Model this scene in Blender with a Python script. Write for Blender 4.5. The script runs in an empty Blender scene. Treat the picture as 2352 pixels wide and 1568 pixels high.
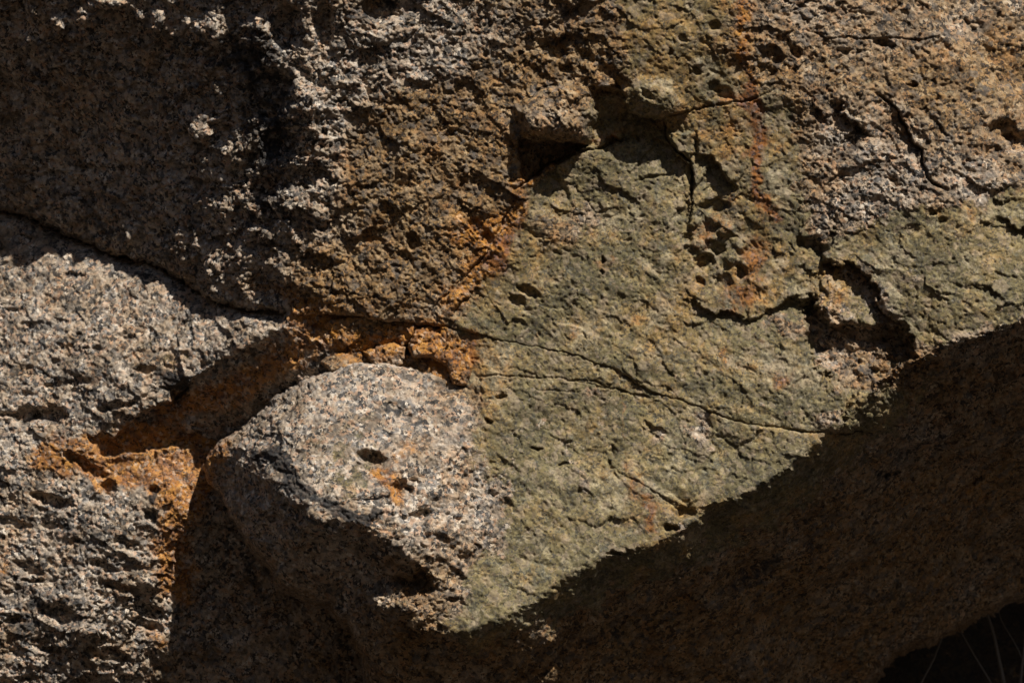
import bpy, math, random
import numpy as np

# ------------------------------------------------------------------ camera, sky, sun, exposure
scene = bpy.context.scene
FW, FH = 2352.0, 1568.0            # picture plane units used below to survey the rock face
S = 2.048 / FW                     # metres per unit on the face
D = 6.0                            # camera distance

cam_d = bpy.data.cameras.new('camera')
cam = bpy.data.objects.new('camera', cam_d)
scene.collection.objects.link(cam)
cam.location = (0, -D, 0)
cam.rotation_euler = (math.radians(90), 0, 0)
cam_d.sensor_width = 36
cam_d.lens = 36 * D / 2.048
cam_d.clip_start = 0.1
cam_d.clip_end = 500
cam_d.dof.use_dof = True
cam_d.dof.focus_distance = D - 0.03
cam_d.dof.aperture_fstop = 5.6
scene.camera = cam

L = np.array([0.34, -0.52, 0.78]); L /= np.linalg.norm(L)      # towards the sun
elev = math.asin(L[2]); azim = math.atan2(L[0], L[1])
world = bpy.data.worlds.new('World'); scene.world = world
world.use_nodes = True
wn = world.node_tree
bg = wn.nodes['Background']
sky = wn.nodes.new('ShaderNodeTexSky')
sky.sky_type = 'NISHITA'; sky.sun_disc = False
sky.sun_elevation = elev; sky.sun_rotation = azim
sky.air_density = 1.0; sky.dust_density = 0.4
wn.links.new(sky.outputs[0], bg.inputs[0])
bg.inputs[1].default_value = 0.05
sun_d = bpy.data.lights.new('sun', 'SUN')
sun_d.energy = 5.0; sun_d.angle = math.radians(0.5); sun_d.color = (1.0, 0.93, 0.84)
sun = bpy.data.objects.new('sun', sun_d); scene.collection.objects.link(sun)
from mathutils import Vector
sun.rotation_euler = Vector((-L[0], -L[1], -L[2])).to_track_quat('-Z', 'Y').to_euler()
sun.location = (3, -5, 6)
scene.view_settings.view_transform = 'Standard'
scene.view_settings.look = 'None'
scene.view_settings.gamma = 1
scene.view_settings.use_curve_mapping = False
scene.view_settings.exposure = 0.46

# ------------------------------------------------------------------ noise in numpy
rng = np.random.RandomState(7)
PERM = rng.permutation(512).astype(np.int32)
PERM = np.concatenate([PERM, PERM, PERM, PERM])
ang = rng.rand(512) * 2 * np.pi; zz = rng.rand(512) * 2 - 1
GR = np.stack([np.cos(ang) * np.sqrt(1 - zz ** 2), np.sin(ang) * np.sqrt(1 - zz ** 2), zz], 1).astype(np.float32) * 1.6

def perlin(x, y, z, seed=0):
    x = x + seed * 17.31; y = y + seed * 9.77; z = z + seed * 5.13
    xi = np.floor(x).astype(np.int32); yi = np.floor(y).astype(np.int32); zi = np.floor(z).astype(np.int32)
    fx = (x - xi).astype(np.float32); fy = (y - yi).astype(np.float32); fz = (z - zi).astype(np.float32)
    u = fx * fx * fx * (fx * (fx * 6 - 15) + 10)
    v = fy * fy * fy * (fy * (fy * 6 - 15) + 10)
    w = fz * fz * fz * (fz * (fz * 6 - 15) + 10)
    out = 0
    for dx in (0, 1):
        wx = u if dx else 1 - u
        px = PERM[(xi + dx) & 511]
        for dy in (0, 1):
            wy = v if dy else 1 - v
            py = PERM[(px + yi + dy) & 511]
            for dz in (0, 1):
                wz = w if dz else 1 - w
                g = GR[PERM[(py + zi + dz) & 511]]
                out = out + wx * wy * wz * (g[..., 0] * (fx - dx) + g[..., 1] * (fy - dy) + g[..., 2] * (fz - dz))
    return out

def facets(x, y, w, seed, slope=.5, off=.5):
    """broken-stone relief: every jittered cell is a little tilted plane"""
    x = x / w; y = y / w
    xi = np.floor(x).astype(np.int32); yi = np.floor(y).astype(np.int32)
    best = np.full(x.shape, 1e9, np.float32); out = np.zeros(x.shape, np.float32)
    rs = np.random.RandomState(900 + seed); T = rs.rand(512, 5).astype(np.float32)
    for dx in (-1, 0, 1):
        for dy in (-1, 0, 1):
            cx = xi + dx; cy = yi + dy
            h = PERM[(PERM[(cx + seed * 7) & 511] + cy) & 511]
            t = T[h]
            ex = x - cx - t[..., 0]; ey = y - cy - t[..., 1]
            d = ex * ex + ey * ey
            v = (t[..., 2] * 2 - 1) * slope * ex + (t[..., 3] * 2 - 1) * slope * ey + (t[..., 4] - .5) * off
            m = d < best
            best = np.where(m, d, best); out = np.where(m, v, out)
    return out

def sstep(a, b, v):
    t = np.clip((v - a) / (b - a), 0, 1)
    return t * t * (3 - 2 * t)

# ------------------------------------------------------------------ survey helpers (2-D, in face units)
def polydist(x, y, pts, closed=False):
    """distance to a polyline, signed side (+ = to the right when walking, y down), parameter along"""
    P = np.array(pts, float)
    if closed: P = np.vstack([P, P[:1]])
    best = np.full(x.shape, 1e18); side = np.zeros(x.shape); par = np.zeros(x.shape)
    for i in range(len(P) - 1):
        ax, ay = P[i]; bx, by = P[i + 1]
        dx, dy = bx - ax, by - ay
        ll = dx * dx + dy * dy
        t = np.clip(((x - ax) * dx + (y - ay) * dy) / ll, 0, 1)
        ex, ey = x - ax - t * dx, y - ay - t * dy
        d2 = ex * ex + ey * ey
        cr = dx * (y - ay) - dy * (x - ax)
        # at shared corners prefer the segment that sees the point more squarely
        m = (d2 < best - 1e-6) | ((np.abs(d2 - best) <= 1e-6) & (np.abs(cr) / math.sqrt(ll) > np.abs(side)))
        best = np.where(m, d2, best); side = np.where(m, cr / math.sqrt(ll), side); par = np.where(m, i + t, par)
    return np.sqrt(best), np.sign(side), par

def inside(x, y, pts):
    P = np.array(pts, float); r = np.zeros(x.shape, bool)
    j = len(P) - 1
    for i in range(len(P)):
        xi, yi = P[i]; xj, yj = P[j]
        if yi != yj:
            c = ((yi > y) != (yj > y)) & (x < (xj - xi) * (y - yi) / (yj - yi) + xi)
            r ^= c
        j = i
    return r

def sdf(x, y, pts):
    d, _, _ = polydist(x, y, pts, True)
    return np.where(inside(x, y, pts), -d, d)

def tps_fit(P):
    P = np.array(P, float); n = len(P)
    X = P[:, :2] / 1000; d = ((X[:, None] - X[None]) ** 2).sum(-1)
    K = np.where(d > 0, d * np.log(d + 1e-20), 0) + np.eye(n) * 1e-4
    A = np.zeros((n + 3, n + 3)); A[:n, :n] = K; A[:n, n] = 1; A[:n, n + 1:] = X; A[n:, :n] = A[:n, n:].T
    b = np.zeros(n + 3); b[:n] = P[:, 2]
    return X, np.linalg.solve(A, b)

def tps(fit, x, y):
    X, w = fit; n = len(X)
    x = x / 1000; y = y / 1000
    out = w[n] + w[n + 1] * x + w[n + 2] * y
    for i in range(n):
        d = (x - X[i, 0]) ** 2 + (y - X[i, 1]) ** 2
        out = out + w[i] * d * np.log(d + 1e-20)
    return out

class Face:
    """one survey grid: arrays x, y (face units), base height b, detail height f"""
    def __init__(s, x0, x1, y0, y1, step, wild):
        def axis(a, b, lo, hi):
            core = np.arange(a, b + step, step)
            def grow(n0, lim):
                v, st, out = 0, step, []
                while v < lim:
                    st *= 1.045 if st < 9 else 1.3; st = min(st, 120); v += st; out.append(v)
                return out
            left = [core[0] - v for v in grow(0, lo)][::-1] if lo > 0 else []
            right = [core[-1] + v for v in grow(0, hi)] if hi > 0 else []
            return np.array(left + list(core) + right)
        l, r, t, b = wild
        s.ax = axis(x0, x1, l, r); s.ay = axis(y0, y1, t, b)
        s.x, s.y = np.meshgrid(s.ax, s.ay)
        z = np.zeros_like(s.x)
        s.jx = s.x + 7 * perlin(s.x / 34, s.y / 34, z, 3) + 4.5 * perlin(s.x / 13, s.y / 13, z, 4) + 2.5 * perlin(s.x / 6, s.y / 6, z, 14)
        s.jy = s.y + 7 * perlin(s.x / 34, s.y / 34, z, 5) + 4.5 * perlin(s.x / 13, s.y / 13, z, 6) + 2.5 * perlin(s.x / 6, s.y / 6, z, 15)
    def window(s, pts, R):
        P = np.array(pts, float)
        i0 = np.searchsorted(s.ay, P[:, 1].min() - R); i1 = np.searchsorted(s.ay, P[:, 1].max() + R)
        j0 = np.searchsorted(s.ax, P[:, 0].min() - R); j1 = np.searchsorted(s.ax, P[:, 0].max() + R)
        return (slice(max(i0, 0), max(i1, 0)), slice(max(j0, 0), max(j1, 0)))
    def surface(s, pts):
        cx = np.clip(s.x, -250, 2600); cy = np.clip(s.y, -250, 1900)
        s.b = tps(tps_fit(pts), cx, cy)
        out = np.hypot(s.x - cx, s.y - cy)
        s.b = s.b - 0.25 * out - 0.00035 * out ** 2
        s.f = np.zeros_like(s.b)
    def bend(s, pts, slopes, soft=5, cap=1e9, smooth=0):
        d, sg, par = polydist(s.jx, s.jy, pts)
        v = d * sg
        sl = np.interp(par, np.arange(len(pts)), slopes)
        sp = np.where(v > 0, v, 0) + soft * 0.5 * np.exp(-np.abs(v) / soft)
        sp = cap * (1 - np.exp(-sp / cap)) if cap < 1e8 else sp
        q = sl * sp
        if smooth:
            m = q.copy()
            for k_ in range(2):
                for ax_ in (0, 1):
                    c = np.cumsum(np.pad(m, [(smooth + 1, smooth) if a_ == ax_ else (0, 0) for a_ in (0, 1)], mode='edge'), axis=ax_)
                    n_ = m.shape[ax_]
                    m = (np.take(c, np.arange(2 * smooth + 1, n_ + 2 * smooth + 1), axis=ax_) - np.take(c, np.arange(0, n_), axis=ax_)) / (2 * smooth + 1)
            w_ = sstep(15, 110, v)
            q = q * (1 - w_) + m * w_
        s.b -= q
    def ledge(s, pts, amps, R=60, w=5, jit=1.0):
        """ground drops by amp on the right-hand side of the walk, easing back over R"""
        W = s.window(pts, 4 * R)
        if s.x[W].size == 0: return
        gx = s.x[W] + (s.jx[W] - s.x[W]) * jit; gy = s.y[W] + (s.jy[W] - s.y[W]) * jit
        d, sg, par = polydist(gx, gy, pts)
        a = np.interp(par, np.arange(len(pts)), amps)
        n = len(pts) - 1
        endf = np.where((par <= 0) | (par >= n), np.exp(-d / 8), 1)
        v = d * sg
        s.f[W] -= a * endf * sstep(-w * 0.5, w * 0.5, v) * np.exp(-np.maximum(v, 0) / R)
    def crack(s, pts, width, depth, jit=0.6):
        W = s.window(pts, 40)
        if s.x[W].size == 0: return
        gx = s.x[W] + (s.jx[W] - s.x[W]) * jit; gy = s.y[W] + (s.jy[W] - s.y[W]) * jit
        d, sg, par = polydist(gx, gy, pts)
        n = len(pts) - 1
        tp = np.clip(np.minimum(par, n - par) * 1.2 + 0.2, 0, 1)
        s.f[W] -= depth * tp * (1 - sstep(width * 0.3, width, d))
    def patch(s, pts, amp, w=6, jit=1.0):
        W = s.window(pts, 60 + w)
        if s.x[W].size == 0: return
        gx = s.x[W] + (s.jx[W] - s.x[W]) * jit; gy = s.y[W] + (s.jy[W] - s.y[W]) * jit
        v = sdf(gx, gy, pts)
        s.f[W] += amp * (1 - sstep(-w, w * 0.3, v))
    def pit(s, cx, cy, rx, ry, depth, rot=0):
        W = s.window([(cx - rx, cy - ry), (cx + rx, cy + ry)], rx + ry)
        if s.x[W].size == 0: return
        gx = s.jx[W] - cx; gy = s.jy[W] - cy; c, n = math.cos(rot), math.sin(rot)
        r = np.hypot((gx * c + gy * n) / rx, (-gx * n + gy * c) / ry)
        s.f[W] -= depth * (1 - sstep(0.55, 1.1, r))
    def bump(s, cx, cy, rx, ry, h, rot=0):
        gx = s.jx - cx; gy = s.jy - cy; c, n = math.cos(rot), math.sin(rot)
        r = np.hypot((gx * c + gy * n) / rx, (-gx * n + gy * c) / ry)
        s.f += h * (1 - sstep(0.2, 1.0, r))

EV = lambda v: np.clip(v, 0, 1)

# ---- stain and painted shade map of the whole face: (kind, polygon or ellipse, strength)
def area(x, y, pts, soft):
    return 1 - sstep(-soft, soft, sdf(x, y, pts))
def blob(x, y, cx, cy, rx, ry, rot=0):
    c, n = math.cos(rot), math.sin(rot); gx = x - cx; gy = y - cy
    return np.exp(-(((gx * c + gy * n) / rx) ** 2 + ((-gx * n + gy * c) / ry) ** 2))
def stroke(x, y, pts, w):
    d, _, _ = polydist(x, y, pts)
    return np.exp(-(d / w) ** 2)

PATINA = [(1400, -700), (1400, 0), (1425, 60), (1440, 130), (1410, 205), (1360, 250), (1345, 320), (1300, 365), (1215, 430), (1190, 480), (1145, 540),
          (1125, 620), (1070, 690), (1035, 740), (1060, 800), (1078, 880), (1100, 950), (1112, 1060), (1143, 1115),
          (1127, 1180), (1108, 1265), (1076, 1320), (1040, 1370), (1010, 1440), (1080, 1500), (1220, 1440), (1420, 1360),
          (1600, 1290), (1800, 1180), (1960, 1070), (2060, 980), (2045, 930), (1940, 890), (1880, 830), (1850, 760), (1880, 700), (1930, 640),
          (1880, 590), (1850, 540), (1860, 500), (1835, 440), (1850, 380), (1835, 300), (1800, 230), (1735, 190), (1700, 130), (1700, -700)]
PATINA2 = [(1900, 620), (1905, 560), (1960, 530), (2060, 480), (2200, 470), (2330, 440), (2900, 380), (2900, 600), (2352, 730),
           (2250, 765), (2150, 790), (2098, 770), (2050, 715), (2015, 640), (1960, 605)]
PATINA3 = [(1885, 650), (1960, 650), (2000, 690), (2020, 740), (1960, 740), (1900, 720)]
def stains_and_shade(x, y):
    z_ = np.zeros_like(x)
    x, y = x + 22 * perlin(x / 60, y / 60, z_, 41) + 12 * perlin(x / 22, y / 22, z_, 42), y + 22 * perlin(x / 60, y / 60, z_, 43) + 12 * perlin(x / 22, y / 22, z_, 44)
    pat = np.maximum(area(x, y, PATINA, 40), np.maximum(area(x, y, PATINA2, 34), area(x, y, PATINA3, 10) * .8))
    pat = pat - 0.75 * blob(x, y, 1275, 525, 55, 30, .5) - .6 * blob(x, y, 1340, 500, 30, 50, -.6) - .6 * blob(x, y, 1330, 1090, 12, 60, -.35) \
        - .6 * blob(x, y, 1365, 905, 28, 18) - .5 * blob(x, y, 1130, 900, 50, 14) - .6 * blob(x, y, 1610, 1000, 40, 26, .4) \
        - .8 * blob(x, y, 1900, 960, 28, 20) - .5 * blob(x, y, 1520, 1010, 14, 14) - .6 * blob(x, y, 1560, 200, 0.1, .1) \
        - .5 * blob(x, y, 1660, 100, 60, 40) - .7 * blob(x, y, 1560, 1215, 22, 12) - .7 * blob(x, y, 1050, 1330, 30, 60, .3) \
        - .8 * blob(x, y, 1800, 745, 45, 30) - .55 * blob(x, y, 2020, 850, 60, 30)
    pat = pat - .7 * blob(x, y, 1150, 1120, 24, 44) - .8 * blob(x, y, 1135, 1225, 22, 50) - .5 * blob(x, y, 1120, 930, 20, 14) + .45 * blob(x, y, 1085, 1000, 34, 50) + .4 * blob(x, y, 1060, 1330, 30, 20) - .5 * blob(x, y, 1180, 1060, 26, 9, .4)
    pat = pat + .45 * blob(x, y, 2110, 900, 60, 20, -.5) + .7 * blob(x, y, 2050, 945, 70, 20, -.4) \
        + .5 * blob(x, y, 810, 1085, 70, 55, .2) + .2 * blob(x, y, 760, 1020, 120, 60) + .4 * blob(x, y, 1500, 40, 90, 100)
    rust = .55 * stroke(x, y, [(1706, -300), (1708, 40), (1722, 190), (1738, 260), (1740, 330), (1752, 420), (1772, 500)], 9) + 1.0 * stroke(x, y, [(1705, -300), (1708, 40), (1722, 190), (1740, 260), (1738, 330), (1752, 420), (1775, 500)], 30) * .6 + .15 * blob(x, y, 1730, 200, 60, 300) \
        + .55 * stroke(x, y, [(1420, 300), (1500, 268), (1560, 258), (1640, 240), (1730, 225)], 14) \
        + .7 * stroke(x, y, [(1205, 415), (1250, 385), (1330, 335), (1420, 320)], 10) \
        + .95 * stroke(x, y, [(1200, 440), (1170, 500), (1120, 570), (1080, 640), (1040, 690)], 46) * .85 \
        + .9 * blob(x, y, 1070, 530, 50, 26, -.2) + 1.0 * blob(x, y, 1150, 600, 24, 40) \
        + 1.0 * stroke(x, y, [(690, 740), (760, 770), (850, 800), (930, 780), (1000, 770)], 34) \
        + 1.1 * blob(x, y, 1030, 830, 45, 40) + .7 * blob(x, y, 1085, 800, 30, 50) \
        + 1.35 * blob(x, y, 900, 1115, 34, 66, -.35) + .5 * blob(x, y, 960, 1010, 40, 40) + .5 * blob(x, y, 930, 1040, 30, 30) \
        + 1.1 * stroke(x, y, [(90, 1050), (170, 1025), (250, 1030), (330, 1030), (420, 1040), (500, 1040)], 26) \
        + 1.5 * stroke(x, y, [(160, 1045), (300, 1062), (380, 1075), (450, 1085)], 50) + 1.4 * stroke(x, y, [(420, 1060), (430, 1130), (400, 1200), (395, 1290), (415, 1340)], 48) \
        + .9 * stroke(x, y, [(230, 1110), (210, 1085)], 16) + .8 * blob(x, y, 10, 1320, 30, 30) + .7 * blob(x, y, 350, 1460, 40, 30) \
        + 1.0 * stroke(x, y, [(300, 1000), (420, 940), (520, 900), (620, 830), (700, 790)], 42) \
        + .42 * stroke(x, y, [(480, 600), (600, 660), (700, 700), (850, 715)], 30) \
        + .55 * stroke(x, y, [(130, 60), (160, 150), (130, 260), (150, 330)], 20) + .4 * stroke(x, y, [(280, -20), (260, 120), (220, 220)], 16) \
        + .6 * blob(x, y, 1655, 520, 60, 44) + .5 * blob(x, y, 1610, 560, 30, 40) + .7 * blob(x, y, 1740, 590, 34, 60) + .8 * blob(x, y, 1700, 680, 50, 60) \
        + .7 * blob(x, y, 1600, 650, 12, 10) + .6 * blob(x, y, 1740, 780, 20, 12) + .5 * blob(x, y, 1800, 880, 30, 30) + .5 * blob(x, y, 1520, 570, 40, 40) \
        + .55 * blob(x, y, 1680, 350, 60, 20) + .5 * blob(x, y, 2050, 340, 60, 70) + .5 * blob(x, y, 1500, 1180, 40, 60) + .4 * blob(x, y, 1440, 1130, 20, 60) \
        + .5 * stroke(x, y, [(1432, 880), (1428, 960), (1445, 1010)], 9) + .45 * stroke(x, y, [(1385, 600), (1400, 680)], 12) + .4 * stroke(x, y, [(1600, 700), (1640, 800), (1650, 880)], 16) + .45 * stroke(x, y, [(1440, 1040), (1460, 1130), (1500, 1220)], 12) + .4 * blob(x, y, 1780, 860, 50, 34) + .4 * blob(x, y, 1250, 790, 60, 16) + .35 * blob(x, y, 1390, 570, 30, 50) + .5 * blob(x, y, 2240, 350, 60, 40) + .35 * blob(x, y, 2140, 540, 60, 16) \
        + .35 * blob(x, y, 700, 330, 60, 60) + .3 * blob(x, y, 900, 480, 200, 120) + .4 * blob(x, y, 760, 640, 160, 70) + .45 * blob(x, y, 2330, 330, 30, 50)\
        + .35 * blob(x, y, 1900, 1200, 300, 160, -.5) + .4 * blob(x, y, 2230, 1130, 180, 110, -.6) + .35 * blob(x, y, 1600, 1470, 260, 60, -.4) + .4 * blob(x, y, 640, 1420, 120, 120)
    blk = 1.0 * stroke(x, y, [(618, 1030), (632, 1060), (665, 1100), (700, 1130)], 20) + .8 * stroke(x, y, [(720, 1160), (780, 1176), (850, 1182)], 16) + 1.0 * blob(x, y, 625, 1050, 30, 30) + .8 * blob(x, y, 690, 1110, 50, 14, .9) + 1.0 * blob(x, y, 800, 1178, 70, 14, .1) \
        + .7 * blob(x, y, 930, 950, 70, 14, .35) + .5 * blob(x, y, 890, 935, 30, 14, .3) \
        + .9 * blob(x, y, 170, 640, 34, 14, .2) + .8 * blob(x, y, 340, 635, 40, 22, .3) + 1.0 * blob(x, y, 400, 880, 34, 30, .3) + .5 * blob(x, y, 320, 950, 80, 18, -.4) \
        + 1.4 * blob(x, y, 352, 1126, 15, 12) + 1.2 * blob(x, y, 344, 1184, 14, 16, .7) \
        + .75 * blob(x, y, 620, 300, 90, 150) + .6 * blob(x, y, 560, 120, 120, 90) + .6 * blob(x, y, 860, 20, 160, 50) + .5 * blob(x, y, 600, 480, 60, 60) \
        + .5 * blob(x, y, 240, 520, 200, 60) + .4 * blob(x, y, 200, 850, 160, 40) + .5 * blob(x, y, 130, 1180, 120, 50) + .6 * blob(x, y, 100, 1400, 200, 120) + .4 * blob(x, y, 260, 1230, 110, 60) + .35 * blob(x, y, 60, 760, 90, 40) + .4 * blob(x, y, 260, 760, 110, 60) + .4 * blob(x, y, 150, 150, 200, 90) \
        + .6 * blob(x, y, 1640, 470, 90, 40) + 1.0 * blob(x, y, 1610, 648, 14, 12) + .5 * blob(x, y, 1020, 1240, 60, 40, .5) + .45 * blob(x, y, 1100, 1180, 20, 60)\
        + .4 * blob(x, y, 1960, 330, 90, 40) + .45 * blob(x, y, 1700, 130, 30, 60) + .6 * blob(x, y, 1760, 1300, 220, 26, -.5) + .6 * blob(x, y, 2080, 1050, 200, 26, -.55) + .55 * blob(x, y, 1350, 1470, 200, 24, -.3) + .5 * blob(x, y, 2000, 1380, 160, 40, -.5) + .5 * blob(x, y, 560, 1300, 60, 120, -.4) + .35 * blob(x, y, 1200, 230, 200, 40, .2)  # blk on the upper-left shoulder paints shade as well as lichen
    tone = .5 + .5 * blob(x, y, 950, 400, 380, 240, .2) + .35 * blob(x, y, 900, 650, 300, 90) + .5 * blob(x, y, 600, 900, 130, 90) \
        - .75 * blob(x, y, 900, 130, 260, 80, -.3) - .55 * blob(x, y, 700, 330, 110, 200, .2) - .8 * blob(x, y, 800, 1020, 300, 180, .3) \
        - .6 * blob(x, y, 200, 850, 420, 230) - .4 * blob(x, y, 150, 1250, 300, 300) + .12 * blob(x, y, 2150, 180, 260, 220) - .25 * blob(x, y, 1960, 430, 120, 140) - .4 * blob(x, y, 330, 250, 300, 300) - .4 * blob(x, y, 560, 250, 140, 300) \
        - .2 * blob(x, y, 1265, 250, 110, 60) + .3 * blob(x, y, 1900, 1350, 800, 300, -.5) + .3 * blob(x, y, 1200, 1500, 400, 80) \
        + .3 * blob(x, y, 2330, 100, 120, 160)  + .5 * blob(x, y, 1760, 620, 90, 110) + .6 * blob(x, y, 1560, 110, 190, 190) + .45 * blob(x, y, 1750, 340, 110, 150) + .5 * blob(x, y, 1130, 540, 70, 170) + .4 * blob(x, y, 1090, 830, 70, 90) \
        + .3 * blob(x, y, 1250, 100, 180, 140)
    return EV(pat), EV(rust), EV(blk), EV(tone)

def finish(face, name, outline, mat, parent=None, keep=24, fall=.6, edge=9, drop=3.0, rough=1.0, tint=None, seed=0, thin=0):
    """displace the surveyed surface along its normal, let it roll over at the outline, and link it as one mesh"""
    x, y = face.x, face.y
    so = sdf(x + .5 * (face.jx - x), y + .5 * (face.jy - y), outline)
    pat, rust, blk, tone = stains_and_shade(x, y)
    if tint: pat, rust, blk, tone = tint(pat, rust, blk, tone)
    b = face.b
    gy_, gx_ = np.gradient(b, face.ay, face.ax)
    nrm = np.sqrt(1 + gx_ ** 2 + gy_ ** 2)
    nx, ny, nh = -gx_ / nrm, -gy_ / nrm, 1 / nrm
    def N(w, sd, sq=1.0): return perlin(x / w, y / w * sq, b / w, sd + seed)
    g = EV(1 - pat * 1.15)
    rr = rough(x, y) if callable(rough) else rough
    n1 = N(150, 1); n2 = N(64, 2); n3 = N(30, 7, 1.15); n4 = N(15, 8, 1.2); n5 = N(8.5, 9)
    rid = 1 - np.abs(N(42, 11)) * 2.2
    fine = (g * .9 + .32)
    ua, va = x * .8 + y * .6, -x * .6 + y * .8
    na = perlin(ua / 52, va / 24, b / 50, 31 + seed); nb = perlin(ua / 24, va / 12, b / 24, 32 + seed)
    disp = 12 * n1 + (3 * g + 2.5) * n2 + (2.2 * g + .8) * n3 + (1.3 * g + .7) * n4 + (1.2 * g + .9) * n5
    disp = disp + (1 - g) * (2.6 * na + 1.3 * nb)
    wx = x + 9 * N(40, 21) + 4 * N(14, 22) + 1.5 * b * 0; wy = y + 9 * N(40, 23) + 4 * N(14, 24)
    disp = disp + (3 + 8 * g) * facets(wx * .9 + wy * .43, (wy * .9 - wx * .43) * 1.3, 185, 9 + seed, 1.0, .15)
    c_, s_ = .88, .47
    fa, fb = wx * c_ + wy * s_, (-wx * s_ + wy * c_) * 1.35
    disp = disp + (6 + 4.5 * g) * facets(fa, fb, 74, 1 + seed, 1.0, .3) + (2.0 + 2.8 * g) * facets(fa, fb, 31, 2 + seed, .9, .6) \
        + (.6 + 2.5 * g) * facets(fa, fb, 14, 3 + seed, .9, .6) + (.5 + 1.5 * g) * facets(wx, wy, 7.5, 4 + seed, .7, .7)
    disp = disp + (1.0 * g) * rid
    # pits: crystals weathered out of the granite, needle holes in the patina
    pn = N(19, 12) + .35 * n4
    disp = disp - (4 * g + 2.5) * sstep(.46, .66, pn)
    pn2 = N(11, 13, 1.3)
    disp = disp - (1.8 + 2.0 * g) * sstep(.44, .60, pn2)
    disp = disp - (2.2 + 1.2 * g) * sstep(.38, .58, N(7.5, 17, .8)) - (3.5 - 2 * g) * sstep(.52, .68, N(13, 18, .8))
    coarse = np.maximum(np.gradient(face.ax)[None, :], np.gradient(face.ay)[:, None])
    disp = disp * rr
    fc = sstep(9, 14, coarse)
    disp = disp * (1 - fc) + fc * (9 * n1 + 6 * n2) * np.minimum(1, 40 / coarse)
    H = b + face.f
    # roll over at the rim, then fall away behind
    H = H - edge * 1.2 * np.exp(np.minimum(so, 0) / edge) - drop * np.maximum(so, 0) - fall * np.maximum(so, 0) ** 2
    if thin: H = np.maximum(H, b.max() - thin)
    px = x + nx * disp; py = y + ny * disp; ph = H + nh * disp
    hm = ph * S; k = (D - hm) / D
    X = (px - FW / 2) * S * k; Z = -(py - FH / 2) * S * k; Y = -hm
    ok = so < keep
    cell = ok[:-1, :-1] & ok[1:, :-1] & ok[:-1, 1:] & ok[1:, 1:]
    idx = np.arange(x.size).reshape(x.shape)
    q = np.stack([idx[:-1, :-1], idx[1:, :-1], idx[1:, 1:], idx[:-1, 1:]], -1)[cell]
    used = np.zeros(x.size, bool); used[q.ravel()] = True
    new = np.cumsum(used) - 1
    q = new[q]
    co = np.stack([X.ravel(), Y.ravel(), Z.ravel()], 1)[used].astype(np.float32)
    me = bpy.data.meshes.new(name)
    me.vertices.add(len(co)); me.vertices.foreach_set('co', co.ravel())
    me.loops.add(q.size); me.loops.foreach_set('vertex_index', q.ravel().astype(np.int32))
    me.polygons.add(len(q)); me.polygons.foreach_set('loop_start', (np.arange(len(q)) * 4).astype(np.int32))
    me.update(calc_edges=True)
    me.polygons.foreach_set('use_smooth', np.ones(len(q), bool))
    at = me.attributes.new('stain', 'FLOAT_COLOR', 'POINT')
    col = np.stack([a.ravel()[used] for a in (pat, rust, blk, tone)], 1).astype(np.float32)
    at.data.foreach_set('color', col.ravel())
    me.materials.append(mat)
    o = bpy.data.objects.new(name, me); scene.collection.objects.link(o)
    if parent: o.parent = parent
    print(name, len(co), len(q))
    return o

def tag(o, label=None, cat=None, group=None, kind=None):
    if label: o['label'] = label
    if cat: o['category'] = cat
    if group: o['group'] = group
    if kind: o['kind'] = kind

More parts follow.
